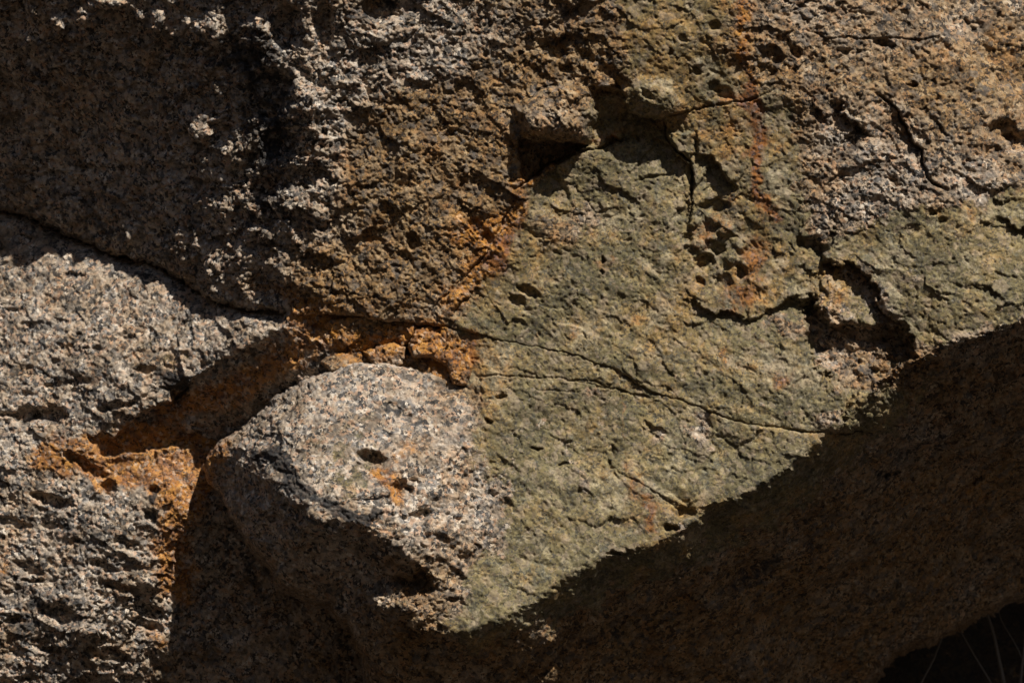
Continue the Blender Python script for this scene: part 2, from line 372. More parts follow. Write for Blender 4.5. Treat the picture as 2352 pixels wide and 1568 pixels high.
# ------------------------------------------------------------------ rock material
def rock_material(name='weathered_granite'):
    m = bpy.data.materials.new(name); m.use_nodes = True
    nt = m.node_tree; N = nt.nodes; Lk = nt.links
    bs = N['Principled BSDF']
    tc = N.new('ShaderNodeTexCoord')
    def link(a, b): Lk.new(a, b)
    def noise(scale, detail=4, rough=.55, vec=None, dist=0):
        n = N.new('ShaderNodeTexNoise'); n.inputs['Scale'].default_value = scale; n.inputs['Detail'].default_value = detail
        n.inputs['Roughness'].default_value = rough; n.inputs['Distortion'].default_value = dist
        link(vec or tc.outputs['Object'], n.inputs['Vector']); return n
    def math_(op, a, b=None, clamp=False):
        n = N.new('ShaderNodeMath'); n.operation = op; n.use_clamp = clamp
        for i, v in enumerate((a, b)):
            if v is None: continue
            if isinstance(v, (int, float)): n.inputs[i].default_value = v
            else: link(v, n.inputs[i])
        return n.outputs[0]
    def ramp(fac, stops, mode='LINEAR'):
        n = N.new('ShaderNodeValToRGB'); n.color_ramp.interpolation = mode
        while len(n.color_ramp.elements) < len(stops): n.color_ramp.elements.new(.5)
        for e, (p, c) in zip(n.color_ramp.elements, stops):
            e.position = p; e.color = (*c, 1) if len(c) == 3 else c
        link(fac, n.inputs[0]); return n.outputs[0]
    def step(fac, a, b):
        n = N.new('ShaderNodeMapRange'); n.interpolation_type = 'SMOOTHSTEP'
        n.inputs[1].default_value = a; n.inputs[2].default_value = b
        link(fac, n.inputs[0]); return n.outputs[0]
    def mix(f, a, b, mode='MIX'):
        n = N.new('ShaderNodeMix'); n.data_type = 'RGBA'; n.blend_type = mode
        for i, v in ((0, f), (6, a), (7, b)):
            if isinstance(v, (int, float)): n.inputs[i].default_value = v
            elif isinstance(v, tuple): n.inputs[i].default_value = (*v, 1)
            else: link(v, n.inputs[i])
        return n.outputs[2]
    at = N.new('ShaderNodeAttribute'); at.attribute_name = 'stain'
    sep = N.new('ShaderNodeSeparateColor'); link(at.outputs['Color'], sep.inputs[0])
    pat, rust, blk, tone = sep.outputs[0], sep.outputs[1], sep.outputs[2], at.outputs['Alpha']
    # warped coordinates so that crystals are irregular
    wnz = noise(180, 3); 
    add = N.new('ShaderNodeVectorMath'); add.operation = 'MULTIPLY_ADD'
    sub = N.new('ShaderNodeVectorMath'); sub.operation = 'SUBTRACT'; link(wnz.outputs['Color'], sub.inputs[0]); sub.inputs[1].default_value = (.5, .5, .5)
    link(sub.outputs[0], add.inputs[0]); add.inputs[1].default_value = (.0045,) * 3; link(tc.outputs['Object'], add.inputs[2])
    vec = add.outputs[0]
    def voro(scale):
        v = N.new('ShaderNodeTexVoronoi'); v.inputs['Scale'].default_value = scale; link(vec, v.inputs['Vector'])
        s = N.new('ShaderNodeSeparateColor'); link(v.outputs['Color'], s.inputs[0]); return v, s
    v1, s1 = voro(135); v2, s2 = voro(290); v3, s3 = voro(62)
    mid = noise(38, 5, .65); big = noise(7, 5, .6); fin = noise(420, 4, .7)
    # granite crystals: pale feldspar, pink feldspar, grey quartz, black mica
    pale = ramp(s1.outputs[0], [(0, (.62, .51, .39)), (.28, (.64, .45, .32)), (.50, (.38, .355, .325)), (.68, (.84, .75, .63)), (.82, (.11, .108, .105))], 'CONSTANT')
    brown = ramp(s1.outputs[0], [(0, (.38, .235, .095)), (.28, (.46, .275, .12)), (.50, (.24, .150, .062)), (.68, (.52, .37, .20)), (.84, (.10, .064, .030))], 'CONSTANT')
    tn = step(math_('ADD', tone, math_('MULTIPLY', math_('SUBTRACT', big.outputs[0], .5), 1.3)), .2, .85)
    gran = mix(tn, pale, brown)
    mica = step(math_('ADD', s2.outputs[1], math_('MULTIPLY', math_('SUBTRACT', noise(75, 3, .6).outputs[0], .5), 2.6)), .74, .92)
    gran = mix(math_('MULTIPLY', mica, .88), gran, (.022, .022, .024))
    gran = mix(math_('MULTIPLY', step(fin.outputs[0], .42, .66), .35), gran, (.10, .07, .05))
    gran = mix(math_('MULTIPLY', step(s3.outputs[0], .70, .76), .5), gran, mix(tn, (.66, .55, .43), (.40, .29, .17)))
    gran = mix(math_('MULTIPLY', step(s3.outputs[1], .80, .86), .55), gran, (.17, .155, .14))
    patchy = noise(22, 5, .6)
    gran = mix(math_('MULTIPLY', step(patchy.outputs[0], .46, .60), .75), gran, mix(1.0, gran, (.56, .51, .44), 'MULTIPLY'))
    gran = mix(math_('MULTIPLY', step(noise(13, 5, .65).outputs[0], .50, .68), .5), gran, mix(1.0, gran, (.95, .70, .42), 'MULTIPLY'))
    # green-olive weathering skin
    p1 = noise(13, 7, .68, dist=.3); p2 = noise(60, 6, .7)
    skin = ramp(p1.outputs[0], [(.30, (.096, .081, .044)), (.42, (.155, .131, .066)), (.52, (.208, .169, .078)), (.62, (.32, .235, .105)), (.72, (.27, .135, .042))])
    skin = mix(step(p2.outputs[0], .50, .72), skin, (.30, .25, .13))
    skin = mix(math_('MULTIPLY', step(p2.outputs[0], .46, .32), .6), skin, (.085, .085, .065))
    skin = mix(math_('MULTIPLY', step(math_('ADD', s2.outputs[0], mid.outputs[0]), 1.33, 1.42), .8), skin, (.05, .045, .04))
    skin = mix(math_('MULTIPLY', step(s1.outputs[2], .80, .9), .35), skin, (.34, .26, .18))
    skin = mix(math_('MULTIPLY', step(noise(5, 6, .66).outputs[0], .48, .66), .55), skin, mix(1.0, skin, (1.45, 1.05, .62), 'MULTIPLY'))
    skin = mix(math_('MULTIPLY', step(noise(9, 6, .66).outputs[0], .52, .36), .6), skin, mix(1.0, skin, (.70, .74, .72), 'MULTIPLY'))
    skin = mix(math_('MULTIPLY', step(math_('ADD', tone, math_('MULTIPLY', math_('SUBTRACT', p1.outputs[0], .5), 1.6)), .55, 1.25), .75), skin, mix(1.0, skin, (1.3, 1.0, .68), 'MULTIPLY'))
    skin = mix(math_('MULTIPLY', step(noise(11, 8, .74).outputs[0], .53, .62), .6), skin, (.42, .36, .235))
    skin = mix(math_('MULTIPLY', step(noise(19, 8, .74).outputs[0], .56, .66), .5), skin, (.19, .19, .145))
    gv = math_('ADD', .62, math_('MULTIPLY', s1.outputs[1], .75))
    gvc = N.new('ShaderNodeCombineColor'); [link(gv, gvc.inputs[i]) for i in range(3)]
    skin = mix(.8, skin, gvc.outputs[0], 'MULTIPLY')
    skin = mix(math_('MULTIPLY', mica, .5), skin, (.05, .048, .038))
    skin = mix(math_('MULTIPLY', step(s3.outputs[2], .82, .9), .35), skin, (.42, .33, .23))
    pm = step(math_('ADD', pat, math_('ADD', math_('MULTIPLY', math_('SUBTRACT', mid.outputs[0], .5), 2.4), math_('MULTIPLY', math_('SUBTRACT', big.outputs[0], .5), 1.4))), .30, .72)
    col = mix(pm, gran, skin)
    # iron stain
    r1 = noise(34, 7, .78, dist=.3)
    rf = step(math_('ADD', rust, math_('MULTIPLY', math_('SUBTRACT', r1.outputs[0], .5), 1.7)), .35, 1.0)
    rc = ramp(r1.outputs[0], [(.3, (.10, .030, .006)), (.42, (.28, .090, .010)), (.50, (.48, .185, .018)), (.60, (.68, .31, .04)), (.75, (.76, .46, .16))])
    rc = mix(math_('MULTIPLY', mica, .8), rc, (.035, .022, .014))
    rc = mix(math_('MULTIPLY', step(s1.outputs[0], .60, .64), .55), rc, mix(.5, rc, pale))
    rc = mix(.12, rc, col)
    rc = mix(math_('MULTIPLY', pm, .85), rc, mix(1.0, rc, (.50, .40, .55), 'MULTIPLY'))
    col = mix(math_('MULTIPLY', rf, .9), col, rc)
    # dark lichen and mica-rich patches, plus shade painted in upper-left hollows
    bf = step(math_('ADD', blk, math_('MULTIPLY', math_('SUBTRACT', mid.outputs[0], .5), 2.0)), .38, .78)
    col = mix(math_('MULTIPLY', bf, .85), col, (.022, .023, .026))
    col = mix(1.0, col, (.78, .775, .77), 'MULTIPLY')
    link(col, bs.inputs['Base Color'])
    # gloss: crystal faces glint
    ro = ramp(s2.outputs[2], [(0, (.85,) * 3), (.90, (.38,) * 3), (.96, (.24,) * 3)], 'CONSTANT')
    link(ro, bs.inputs['Roughness'])
    bs.inputs['Specular IOR Level'].default_value = .4
    # fine relief
    hsum = math_('ADD', math_('MULTIPLY', s1.outputs[1], .55), math_('ADD', math_('MULTIPLY', fin.outputs[0], .9), math_('MULTIPLY', noise(120, 4, .7).outputs[0], 1.6)))
    amt = math_('SUBTRACT', 1.0, math_('MULTIPLY', pm, .45))
    bp = N.new('ShaderNodeBump'); bp.inputs['Strength'].default_value = 1.0; bp.inputs['Distance'].default_value = .0028
    link(math_('MULTIPLY', hsum, amt), bp.inputs['Height']); link(bp.outputs[0], bs.inputs['Normal'])
    return m
ROCK = rock_material()

STEP = 2.3
# shared survey lines
CRACK = [(-600, 300), (-200, 420), (0, 476), (80, 496), (150, 528), (230, 568), (300, 592), (380, 612), (440, 652), (500, 682), (560, 700), (640, 716),
         (700, 720), (780, 722), (840, 727), (900, 737), (960, 742), (1010, 748), (1060, 757), (1120, 771), (1180, 787), (1240, 797),
         (1300, 808), (1360, 827), (1420, 850), (1452, 872), (1500, 901), (1554, 916), (1600, 932), (1648, 951), (1683, 964), (1733, 973), (1788, 981),
         (1838, 989), (1898, 987), (1948, 989), (2018, 983), (2073, 968), (2150, 935), (2250, 895), (2400, 850), (2800, 760), (5200, 300)]
CREASE = [(470, 1078), (507, 1066), (565, 1070), (591, 1056), (620, 1085), (648, 1112), (683, 1142), (727, 1186), (800, 1196), (850, 1206), (900, 1245),
          (950, 1285), (995, 1327), (1015, 1352), (940, 1378), (900, 1392), (920, 1420), (960, 1441), (1000, 1453), (1066, 1455), (1134, 1424),
          (1209, 1394), (1274, 1344), (1334, 1304), (1394, 1276), (1434, 1266), (1484, 1256), (1544, 1229), (1590, 1188), (1623, 1158),
          (1700, 1142), (1760, 1108), (1818, 1066), (1880, 1010), (1940, 955), (2000, 905), (2060, 858), (2110, 826), (2160, 806),
          (2223, 782), (2300, 756), (2352, 738), (2460, 690), (2800, 560), (5000, -300)]
CSL = [1.0, 1.1, 1.1, 1.15, 1.15, 1.2, 1.2, 1.25, 1.25, 1.3, 1.35] + [1.45] * 14 + [1.55] * 4
CSL += [1.9] * (len(CREASE) - len(CSL))

# ------------------------------------------------------------------ upper boulder
A = Face(-110, 2470, -90, 1080, STEP, (1500, 2200, 1700, 300))
face_pts = [(560, 0, 90), (640, 250, 30), (660, 450, -10), (690, 700, -50), (560, 700, -60), (400, 640, -65),
            (0, 0, 250), (0, 480, -50), (300, 300, 30), (300, 0, 190), (-200, 200, 130),
            (800, 100, 65), (900, 300, 35), (1000, 500, 15), (900, 700, -25), (1100, 650, -5), (1150, 350, 35), (1200, 120, 70),
            (1040, 745, -10), (1300, 450, 5), (1300, 780, 0), (1400, 600, 0), (1550, 700, 5), (1600, 900, 30), (1500, 890, 20),
            (1450, 150, 90), (1600, 0, 110), (1700, 250, 50), (1800, 0, 90), (1800, 450, 30), (1900, 200, 55), (2050, 0, 20), (2050, 250, 50), (2150, 450, 60),
            (2250, 200, 30), (2230, 60, 10), (2352, 0, -70), (2352, 150, -45), (2352, 350, 0), (2352, 600, 30), (2450, 100, -120), (2200, 650, 50), (2050, 750, 40), (1900, 900, 60), (1750, 960, 55),
            (1700, 600, 5), (2000, 550, 30), (2352, 740, 45), (1930, 985, 62), (2600, 600, 0)]
A.surface(face_pts)
RIDGE = [(640, -900), (640, 0), (655, 300), (640, 560), (660, 680), (675, 900)]
A.bend(RIDGE, [1.15] * 6, soft=60, cap=900)
A.bend(CREASE[CREASE.index((1880, 1010)):], [1.9] * (len(CREASE) - CREASE.index((1880, 1010))), soft=4, smooth=22)
# far left fold
A.ledge([(58, -300), (62, 0), (58, 200), (40, 330), (10, 430)][::1], [30, 30, 26, 18, 0], R=160, w=20)
# rolling lumps along the shaded shoulder
for (cx, cy, rx, ry, h, ro) in [(250, 8, 60, 22, 34, .1), (145, 55, 16, 12, 14, 0), (360, 60, 22, 60, 26, .2), (350, 110, 18, 18, 18, 0), (480, 70, 70, 46, 34, .4), (590, 80, 50, 60, 26, .2),
                                (500, 265, 30, 22, 24, .2), (560, 320, 46, 40, 24, .3), (470, 300, 34, 30, 24, 0), (520, 360, 50, 44, 34, .3), (500, 480, 60, 46, 26, .1), (590, 540, 60, 30, 30, -.2),
                                (580, 490, 40, 26, 16, .2), (640, 600, 30, 30, 16, 0), (700, 230, 70, 50, 16, .4), (640, 380, 60, 40, 14, .3)]:
    A.bump(cx, cy, rx, ry, h, ro)
A.pit(625, 215, 60, 70, 40, .3); A.pit(640, 330, 46, 50, 34, .3); A.pit(660, 60, 40, 60, 30); A.pit(745, 55, 26, 60, 34); A.pit(880, 20, 60, 34, 30); A.pit(600, 430, 34, 34, 26)
A.pit(950, 5, 30, 30, 20)
# knob with a dark undercut
A.patch([(1182, 245), (1230, 205), (1300, 190), (1350, 205), (1372, 240), (1368, 290), (1345, 330), (1300, 322), (1255, 312), (1200, 312)], 40, w=20)
A.ledge([(1340, 340), (1300, 318), (1250, 308), (1184, 312)][::-1], [0, 56, 50, 0][::1], R=1, w=4) if False else None
A.patch([(1186, 318), (1250, 318), (1300, 326), (1352, 336), (1318, 352), (1262, 385), (1224, 408), (1202, 418), (1196, 380)], -66, w=6, jit=.9)
A.bump(1275, 285, 100, 62, 26); A.bump(1490, 225, 110, 60, 22, .2)
A.ledge([(1372, 200), (1400, 205), (1425, 212)], [22, 26, 10], R=16)
A.patch([(1372, 205), (1415, 212), (1436, 222), (1450, 285), (1470, 322), (1430, 330), (1395, 345), (1350, 335), (1366, 290)], -14, w=4)
A.patch([(1392, 322), (1420, 318), (1436, 322), (1414, 332), (1385, 336)], -26, w=4)
# block above right of the notch, throwing the notch shadow
A.ledge([(1420, 190), (1432, 225), (1448, 260), (1480, 272), (1510, 275), (1530, 268), (1590, 255)], [26, 44, 70, 78, 70, 40, 0], R=80, w=5)
A.crack([(1180, 430), (1205, 415), (1240, 395), (1290, 362), (1345, 344), (1395, 336), (1440, 320)], 4, 16)
A.ledge([(1510, 272), (1535, 256), (1590, 250), (1650, 244), (1720, 232), (1800, 190)][::-1], [0, 0, 4, 8, 8, 0], R=30, w=4) if False else None
A.crack([(1535, 268), (1580, 258), (1620, 248), (1690, 236), (1740, 225), (1790, 200)], 3, 8)
# split slabs right of the notch
A.patch([(1528, 305), (1560, 300), (1596, 305), (1600, 340), (1588, 362), (1560, 352), (1535, 330)], 14, w=5)
A.crack([(1524, 270), (1530, 310), (1540, 335), (1570, 358), (1586, 370), (1588, 400), (1590, 460), (1582, 512)], 3.6, 20)
A.ledge([(1512, 320), (1534, 338), (1560, 360), (1582, 374), (1592, 420), (1590, 470)], [20, 26, 24, 22, 24, 0], R=50, w=5)
A.ledge([(1602, 300), (1605, 335), (1598, 362)], [0, 22, 0], R=26, w=4)
A.ledge([(1600, 355), (1640, 360), (1652, 385), (1680, 420), (1700, 432)], [16, 34, 44, 36, 0], R=80, w=6)
A.ledge([(1575, 430), (1580, 470), (1583, 520), (1630, 510)], [0, 12, 14, 0], R=20, w=4)
for (cx, cy, r, h) in [(1640, 505, 24, 16), (1600, 560, 30, 16), (1665, 530, 26, 18), (1630, 545, 18, 14), (1700, 560, 30, 14), (1720, 600, 26, 12), (1680, 590, 22, 14), (1740, 650, 40, 12)]:
    A.bump(cx, cy, r, r * .8, h)
for (cx, cy, rx, ry, dd) in [(1620, 600, 26, 18, 22), (1645, 570, 20, 16, 20), (1660, 650, 26, 22, 14), (1640, 472, 40, 18, 16), (1700, 620, 14, 20, 14), (1580, 545, 14, 16, 16), (1605, 645, 12, 12, 14)]:
    A.pit(cx, cy, rx, ry, dd)
A.ledge([(1600, 608), (1660, 600), (1700, 620), (1712, 640)][::-1], [0, 10, 12, 0], R=20, w=5) if False else None
# flake lips
A.ledge([(1570, 680), (1592, 690), (1620, 705), (1655, 724), (1700, 728), (1740, 730), (1765, 712), (1790, 697), (1820, 690), (1845, 686), (1862, 670)][::-1],
        [0, 16, 22, 26, 24, 20, 20, 24, 28, 18, 0], R=45, w=4)  if False else None
def lip(f, pts, amps, **k):
    k.setdefault('jit', 1.9)
    f.ledge(pts[::-1], [a * 1.15 for a in amps][::-1], **k)
lip(A, [(1862, 670), (1845, 684), (1812, 690), (1776, 700), (1752, 722), (1735, 730), (1700, 727), (1655, 724), (1620, 704), (1592, 690), (1570, 678)],
    [0, 18, 24, 20, 12, 9, 12, 22, 24, 16, 0], R=50, w=4)
lip(A, [(2088, 832), (2101, 785), (2082, 750), (2060, 735), (2030, 713), (2013, 684), (2008, 652), (1988, 626), (1958, 609), (1912, 607), (1890, 612)],
    [10, 40, 36, 34, 34, 38, 44, 44, 40, 30, 0], R=70, w=4)
lip(A, [(1925, 745), (1898, 733), (1888, 712), (1869, 688), (1862, 668)], [16, 26, 26, 22, 0], R=60, w=6)
lip(A, [(2060, 745), (2010, 748), (1960, 742), (1925, 745)], [8, 12, 10, 8], R=40, w=10)
A.patch([(1850, 700), (1890, 735), (1925, 760), (2000, 765), (2085, 770), (2095, 830), (2020, 860), (1950, 870), (1905, 850), (1860, 790)], -10, w=14)
A.patch([(1845, 700), (1866, 672), (1890, 712), (1925, 745), (2000, 752), (2060, 742), (2103, 785), (2092, 850), (1990, 905), (1935, 960), (1925, 900), (1880, 840), (1855, 780)], -46, w=16, jit=2.2)
for (cx, cy, r, h) in [(1990, 765, 30, 18), (2030, 800, 34, 18), (1960, 790, 24, 14), (2020, 840, 30, 20), (1980, 850, 30, 16), (1965, 735, 16, 12), (2060, 815, 22, 14)]:
    A.bump(cx, cy, r, r * .7, h)
lip(A, [(1912, 607), (1890, 600), (1888, 575), (1898, 566)], [26, 20, 16, 0], R=24, w=4)
lip(A, [(1895, 625), (1870, 628), (1846, 618), (1830, 618)], [10, 14, 10, 0], R=16, w=4)
A.pit(1850, 560, 26, 18, 22); A.pit(1880, 575, 22, 16, 18)
A.crack([(1880, 640), (1885, 665), (1905, 690)], 5, 14)
lip(A, [(2005, 540), (1985, 525)], [0, 0], R=10)
# cracks and overlaps in the right-hand granite
A.crack([(2010, 212), (2040, 232), (2062, 255), (2072, 280), (2085, 305), (2100, 330), (2118, 345), (2122, 380), (2132, 408), (2150, 425), (2180, 438)], 4.2, 20)
lip(A, [(2120, 395), (2105, 335), (2085, 308), (2066, 262)], [0, 14, 16, 0], R=16, w=4)
lip(A, [(1996, 300), (1975, 290), (1950, 268), (1935, 245), (1915, 230)], [0, 34, 38, 30, 0], R=34, w=4)
lip(A, [(1898, 285), (1880, 262), (1872, 240)], [0, 16, 12], R=20, w=5)
A.crack([(1850, 70), (1900, 90), (1950, 85), (2010, 90), (2060, 88), (2120, 92), (2180, 80)], 3, 8)
A.pit(2025, 98, 24, 12, 22); A.pit(2050, 110, 10, 8, 12); A.pit(2100, 195, 10, 8, 16); A.pit(2080, 30, 14, 12, 10)
lip(A, [(2352, 215), (2330, 205), (2305, 185), (2270, 165), (2240, 135), (2210, 100), (2200, 60), (2190, 20)][::-1], [0, 8, 14, 16, 18, 26, 30, 20], R=90, w=10) if False else None
A.ledge([(2180, -60), (2195, 30), (2205, 75), (2235, 130), (2262, 160), (2300, 178), (2335, 205), (2380, 235)][::-1], [70, 70, 60, 54, 50, 50, 44, 44], R=130, w=80)
A.ledge([(2010, 212), (2062, 255), (2085, 305), (2118, 345), (2132, 408)], [0, 16, 20, 18, 0], R=60, w=5)
A.pit(2300, 300, 36, 30, 34); A.pit(2335, 330, 36, 34, 32); A.pit(2280, 350, 20, 18, 14)
lip(A, [(2430, 560), (2352, 530), (2320, 520), (2300, 500), (2292, 490)][::1], [26, 24, 20, 16, 0], R=40, w=6)
lip(A, [(2310, 690), (2285, 670), (2262, 662), (2230, 655)], [0, 12, 12, 0], R=20, w=5)
lip(A, [(2200, 673), (2160, 672), (2150, 665)], [0, 8, 0], R=10, w=3)
lip(A, [(2360, 460), (2300, 470), (2290, 450), (2295, 430)], [0, 10, 12, 0], R=20, w=5)
A.pit(2140, 492, 12, 9, 16); A.pit(2165, 508, 12, 9, 12); A.pit(2090, 530, 16, 16, 10)
for (cx, cy, r) in [(1770, 130, 34), (1800, 95, 26), (1760, 165, 26), (1830, 120, 20), (1430, 190, 26), (1280, 120, 26), (1250, 100, 20), (1300, 160, 16), (1400, 165, 20), (1350, 130, 24),
                    (1665, 215, 26), (1640, 200, 16), (1600, 165, 14), (1485, 215, 14), (1570, 90, 16), (1640, 60, 14), (1540, 120, 10)]:
    A.pit(cx, cy, r, r * .7, 10 + r * .2, .4)
# long wrinkles crossing the brown part
A.ledge([(1040, 450), (1000, 430), (975, 385), (955, 350)], [0, 10, 12, 0], R=40, w=8)
A.ledge([(1150, 560), (1120, 590), (1080, 620), (1040, 650)][::-1], [0, 8, 8, 0], R=30, w=6)
A.pit(945, 555, 16, 24, 22); A.pit(930, 590, 14, 20, 14); A.pit(1090, 520, 20, 14, 12); A.pit(1120, 545, 18, 18, 14)
A.crack([(1200, 430), (1170, 480), (1130, 560), (1100, 605), (1050, 655), (1010, 690), (975, 735)], 4, 7)
lip(A, [(1100, 665), (1070, 680), (1045, 700), (1035, 695)][::1], [8, 18, 18, 0], R=26, w=4)
A.ledge([(1260, 395), (1300, 420), (1340, 445), (1370, 490), (1385, 520)], [0, 4, 6, 12, 8], R=26, w=5, jit=.6) if False else None
A.ledge([(1385, 525), (1372, 500), (1350, 465), (1310, 440)], [6, 11, 8, 0], R=24, w=4)
A.pit(1270, 430, 60, 26, 10, .9); A.pit(1215, 670, 36, 12, 18, .5); A.pit(1190, 690, 20, 14, 10); A.pit(1382, 602, 6, 12, 18); A.pit(1380, 625, 5, 6, 12)
A.pit(1500, 405, 50, 5, 8, -.2); A.bump(1250, 520, 60, 40, 8, .5)
outA = CRACK + [(5200, -3000), (-3000, -3000), (-3000, 0)]
edgeA = 3.0 + 9 * sstep(620, 420, A.x) - 1.2 * sstep(1000, 1100, A.x) * sstep(1650, 1500, A.x)
def roughA(x, y):
    return 1.05 + .7 * blob(x, y, 600, 330, 170, 330) - .2 * blob(x, y, 2050, 200, 400, 300) - .15 * blob(x, y, 1000, 450, 260, 300) - .25 * blob(x, y, 250, 350, 200, 200)
oA = finish(A, 'boulder', outA, ROCK, edge=edgeA, rough=roughA)
tag(oA, 'huge upper boulder above the long crack, deep shade on its left, olive skin right', 'boulder', 'granite boulders of the rock face')
del A

# ------------------------------------------------------------------ lower boulder with the blunt nose
B = Face(440, 2470, 730, 1640, STEP, (0, 2400, 0, 800))
outB = [(1012, 752), (1060, 759), (1120, 773), (1180, 789), (1240, 799), (1300, 810), (1360, 829), (1420, 852), (1452, 874), (1500, 903), (1554, 918.5), (1600, 935),
        (1648, 956), (1683, 969), (1733, 978), (1788, 986), (1838, 994), (1898, 990), (1948, 991), (2018, 985), (2073, 969), (2150, 937),
        (2250, 896), (2400, 851), (2800, 761), (5200, 301), (5200, 900), (2900, 1180), (2500, 1300), (2352, 1364), (2308, 1374), (2275, 1394), (2220, 1418),
        (2192, 1437), (2165, 1441), (2144, 1455), (2100, 1469), (2043, 1499), (2028, 1523), (1986, 1563), (1900, 1660), (1800, 1800), (1650, 2600), (980, 2600),
        (930, 1900), (880, 1620), (855, 1560), (828, 1480), (795, 1405), (760, 1376), (705, 1368), (650, 1325), (600, 1255), (560, 1200), (515, 1140),
        (483, 1095), (477, 1072), (490, 1045), (520, 1015), (560, 985), (605, 955), (640, 922), (690, 885), (740, 862), (800, 846), (860, 842), (930, 846), (1000, 864),
        (1055, 882), (1072, 886), (1068, 840), (1050, 800), (1015, 775)]
fitA = tps_fit(face_pts)
join = [(px_, py_, float(tps(fitA, np.array([float(px_)]), np.array([float(py_)]))[0]) - 1.0) for px_, py_ in
        [(1012, 750), (1120, 773), (1240, 799), (1360, 829), (1452, 874), (1554, 918), (1683, 966), (1838, 991), (1948, 990), (2073, 970), (2250, 896), (2400, 851)]]
B.surface(join + [
           (1100, 900, 6), (1200, 1000, 15), (1400, 1000, 20), (1600, 1060, 45), (1200, 1150, 45), (1400, 1180, 60), (1600, 1170, 65), (1100, 1300, 90),
           (1250, 1330, 85), (1080, 1450, 115), (980, 1440, 110), (1820, 1080, 75), (1150, 1150, 40), (1120, 1060, 36),
           (478, 1070, -215), (510, 1030, -160), (505, 1063, -175), (567, 1066, -75), (560, 1005, -105), (640, 925, -75), (650, 980, -10), (640, 1020, 0), (700, 890, -25),
           (780, 855, -25), (850, 848, -22), (930, 850, -25), (1010, 870, -25), (1065, 890, -12), (750, 950, 40), (850, 930, 35), (950, 930, 30), (1050, 950, 20),
           (750, 1050, 88), (850, 1050, 92), (950, 1050, 85), (1060, 1050, 55), (700, 1130, 112), (800, 1180, 150), (900, 1160, 138), (900, 1240, 160),
           (1000, 1200, 118), (1060, 1200, 85), (1000, 1320, 135), (1050, 1350, 110), (700, 1350, 130), (900, 1500, 120), (560, 1250, 40), (1500, 1500, 90), (2300, 1400, 60)])
B.bend(CREASE, CSL, soft=4, smooth=22)
# step where the granite nose meets the olive skin
B.ledge([(1072, 895), (1095, 930), (1104, 1000), (1112, 1060), (1140, 1105), (1145, 1130), (1130, 1180), (1115, 1230), (1105, 1265)][::-1], [0, 10, 12, 14, 15, 16, 15, 10, 0], R=40, w=6)
B.pit(851, 1050, 40, 16, 34, .08)
B.patch([(812, 1062), (880, 1060), (872, 1082), (800, 1090)], -6, w=3)
B.pit(640, 1075, 20, 30, 6, -.7); B.pit(925, 1125, 26, 18, 26, .5); B.pit(950, 1110, 14, 10, 16); B.pit(1010, 1235, 26, 12, 22, .4); B.pit(970, 1180, 30, 10, 12, -.1); B.pit(950, 1340, 60, 26, 26, .3)
B.crack([(1905, 992), (1960, 993), (2018, 985), (2073, 969), (2110, 950)], 6, 26)
B.pit(1095, 1260, 14, 8, 14); B.pit(905, 945, 70, 20, 8, .3)
lip(B, [(980, 1165), (950, 1180), (925, 1182), (905, 1170)], [0, 14, 12, 0], R=26, w=4)
lip(B, [(895, 1165), (870, 1185), (840, 1190)], [0, 14, 0], R=30, w=5)
for (cx, cy, r, h) in [(1000, 1130, 50, 12), (1040, 1190, 40, 10), (640, 960, 24, 6), (1080, 1150, 26, 8), (900, 1380, 30, 8), (930, 1395, 24, 14), (970, 1410, 30, 14)]:
    B.bump(cx, cy, r, r, h)
B.crack([(1085, 862), (1140, 862), (1220, 868), (1294, 871), (1339, 879), (1399, 891), (1459, 904), (1509, 914)], 2.6, 6)
B.crack([(1218, 884), (1240, 894), (1320, 900), (1345, 898)], 2.2, 4)
B.crack([(1300, 876), (1330, 872), (1370, 876), (1400, 890)], 2.5, 6)
B.crack([(1429, 859), (1455, 872), (1484, 893)], 4, 10)
lip(B, [(1170, 905), (1150, 900), (1130, 908)], [0, 8, 0], R=16, w=3)
B.crack([(1392, 1040), (1402, 1070), (1420, 1088), (1460, 1102), (1485, 1118), (1520, 1140), (1550, 1165), (1560, 1180)], 2.8, 5)
B.ledge([(1580, 1162), (1545, 1140), (1520, 1135)], [16, 10, 0], R=20, w=4)
B.ledge([(1410, 1050), (1400, 1030), (1408, 1015)], [10, 14, 0], R=14, w=4)
B.ledge([(1560, 1000), (1500, 975), (1470, 950)][::-1], [0, 14, 0], R=40, w=12)
B.ledge([(1620, 1080), (1640, 1030), (1620, 1000), (1560, 985)], [0, 16, 20, 0], R=60, w=14)
B.pit(1125, 966, 10, 6, 16, .5); B.pit(1228, 1028, 12, 5, 14, .5); B.pit(1240, 1030, 8, 5, 10); B.pit(1295, 1064, 12, 5, 12); B.pit(1165, 1160, 14, 10, 10); B.pit(1540, 1212, 20, 9, 24); B.pit(1575, 1175, 26, 12, 20)
B.pit(1408, 1272, 18, 6, 16); B.pit(1150, 908, 16, 6, 14)
B.pit(1770, 1000, 10, 10, 6)
for (x0, y0) in [(2110, 1020), (2180, 1000), (2050, 1090), (2240, 1110)]: B.pit(x0, y0, 26, 8, 16, -.4)
for pts, am in [([(1180, 1500), (1400, 1420), (1650, 1330), (1860, 1210)], 26), ([(1500, 1500), (1750, 1400), (2000, 1270), (2250, 1100)], 30), ([(2000, 1080), (2150, 1010), (2330, 900)], 26),
                ([(1250, 1440), (1330, 1400), (1420, 1370)], 16), ([(1700, 1280), (1850, 1180), (1950, 1100)], 16), ([(2050, 1330), (2200, 1240), (2352, 1150)], 26), ([(900, 1480), (1050, 1520), (1250, 1530)], 16)]:
    B.ledge(pts, [0] + [am * 1.9] * (len(pts) - 2) + [0], R=60, w=14)
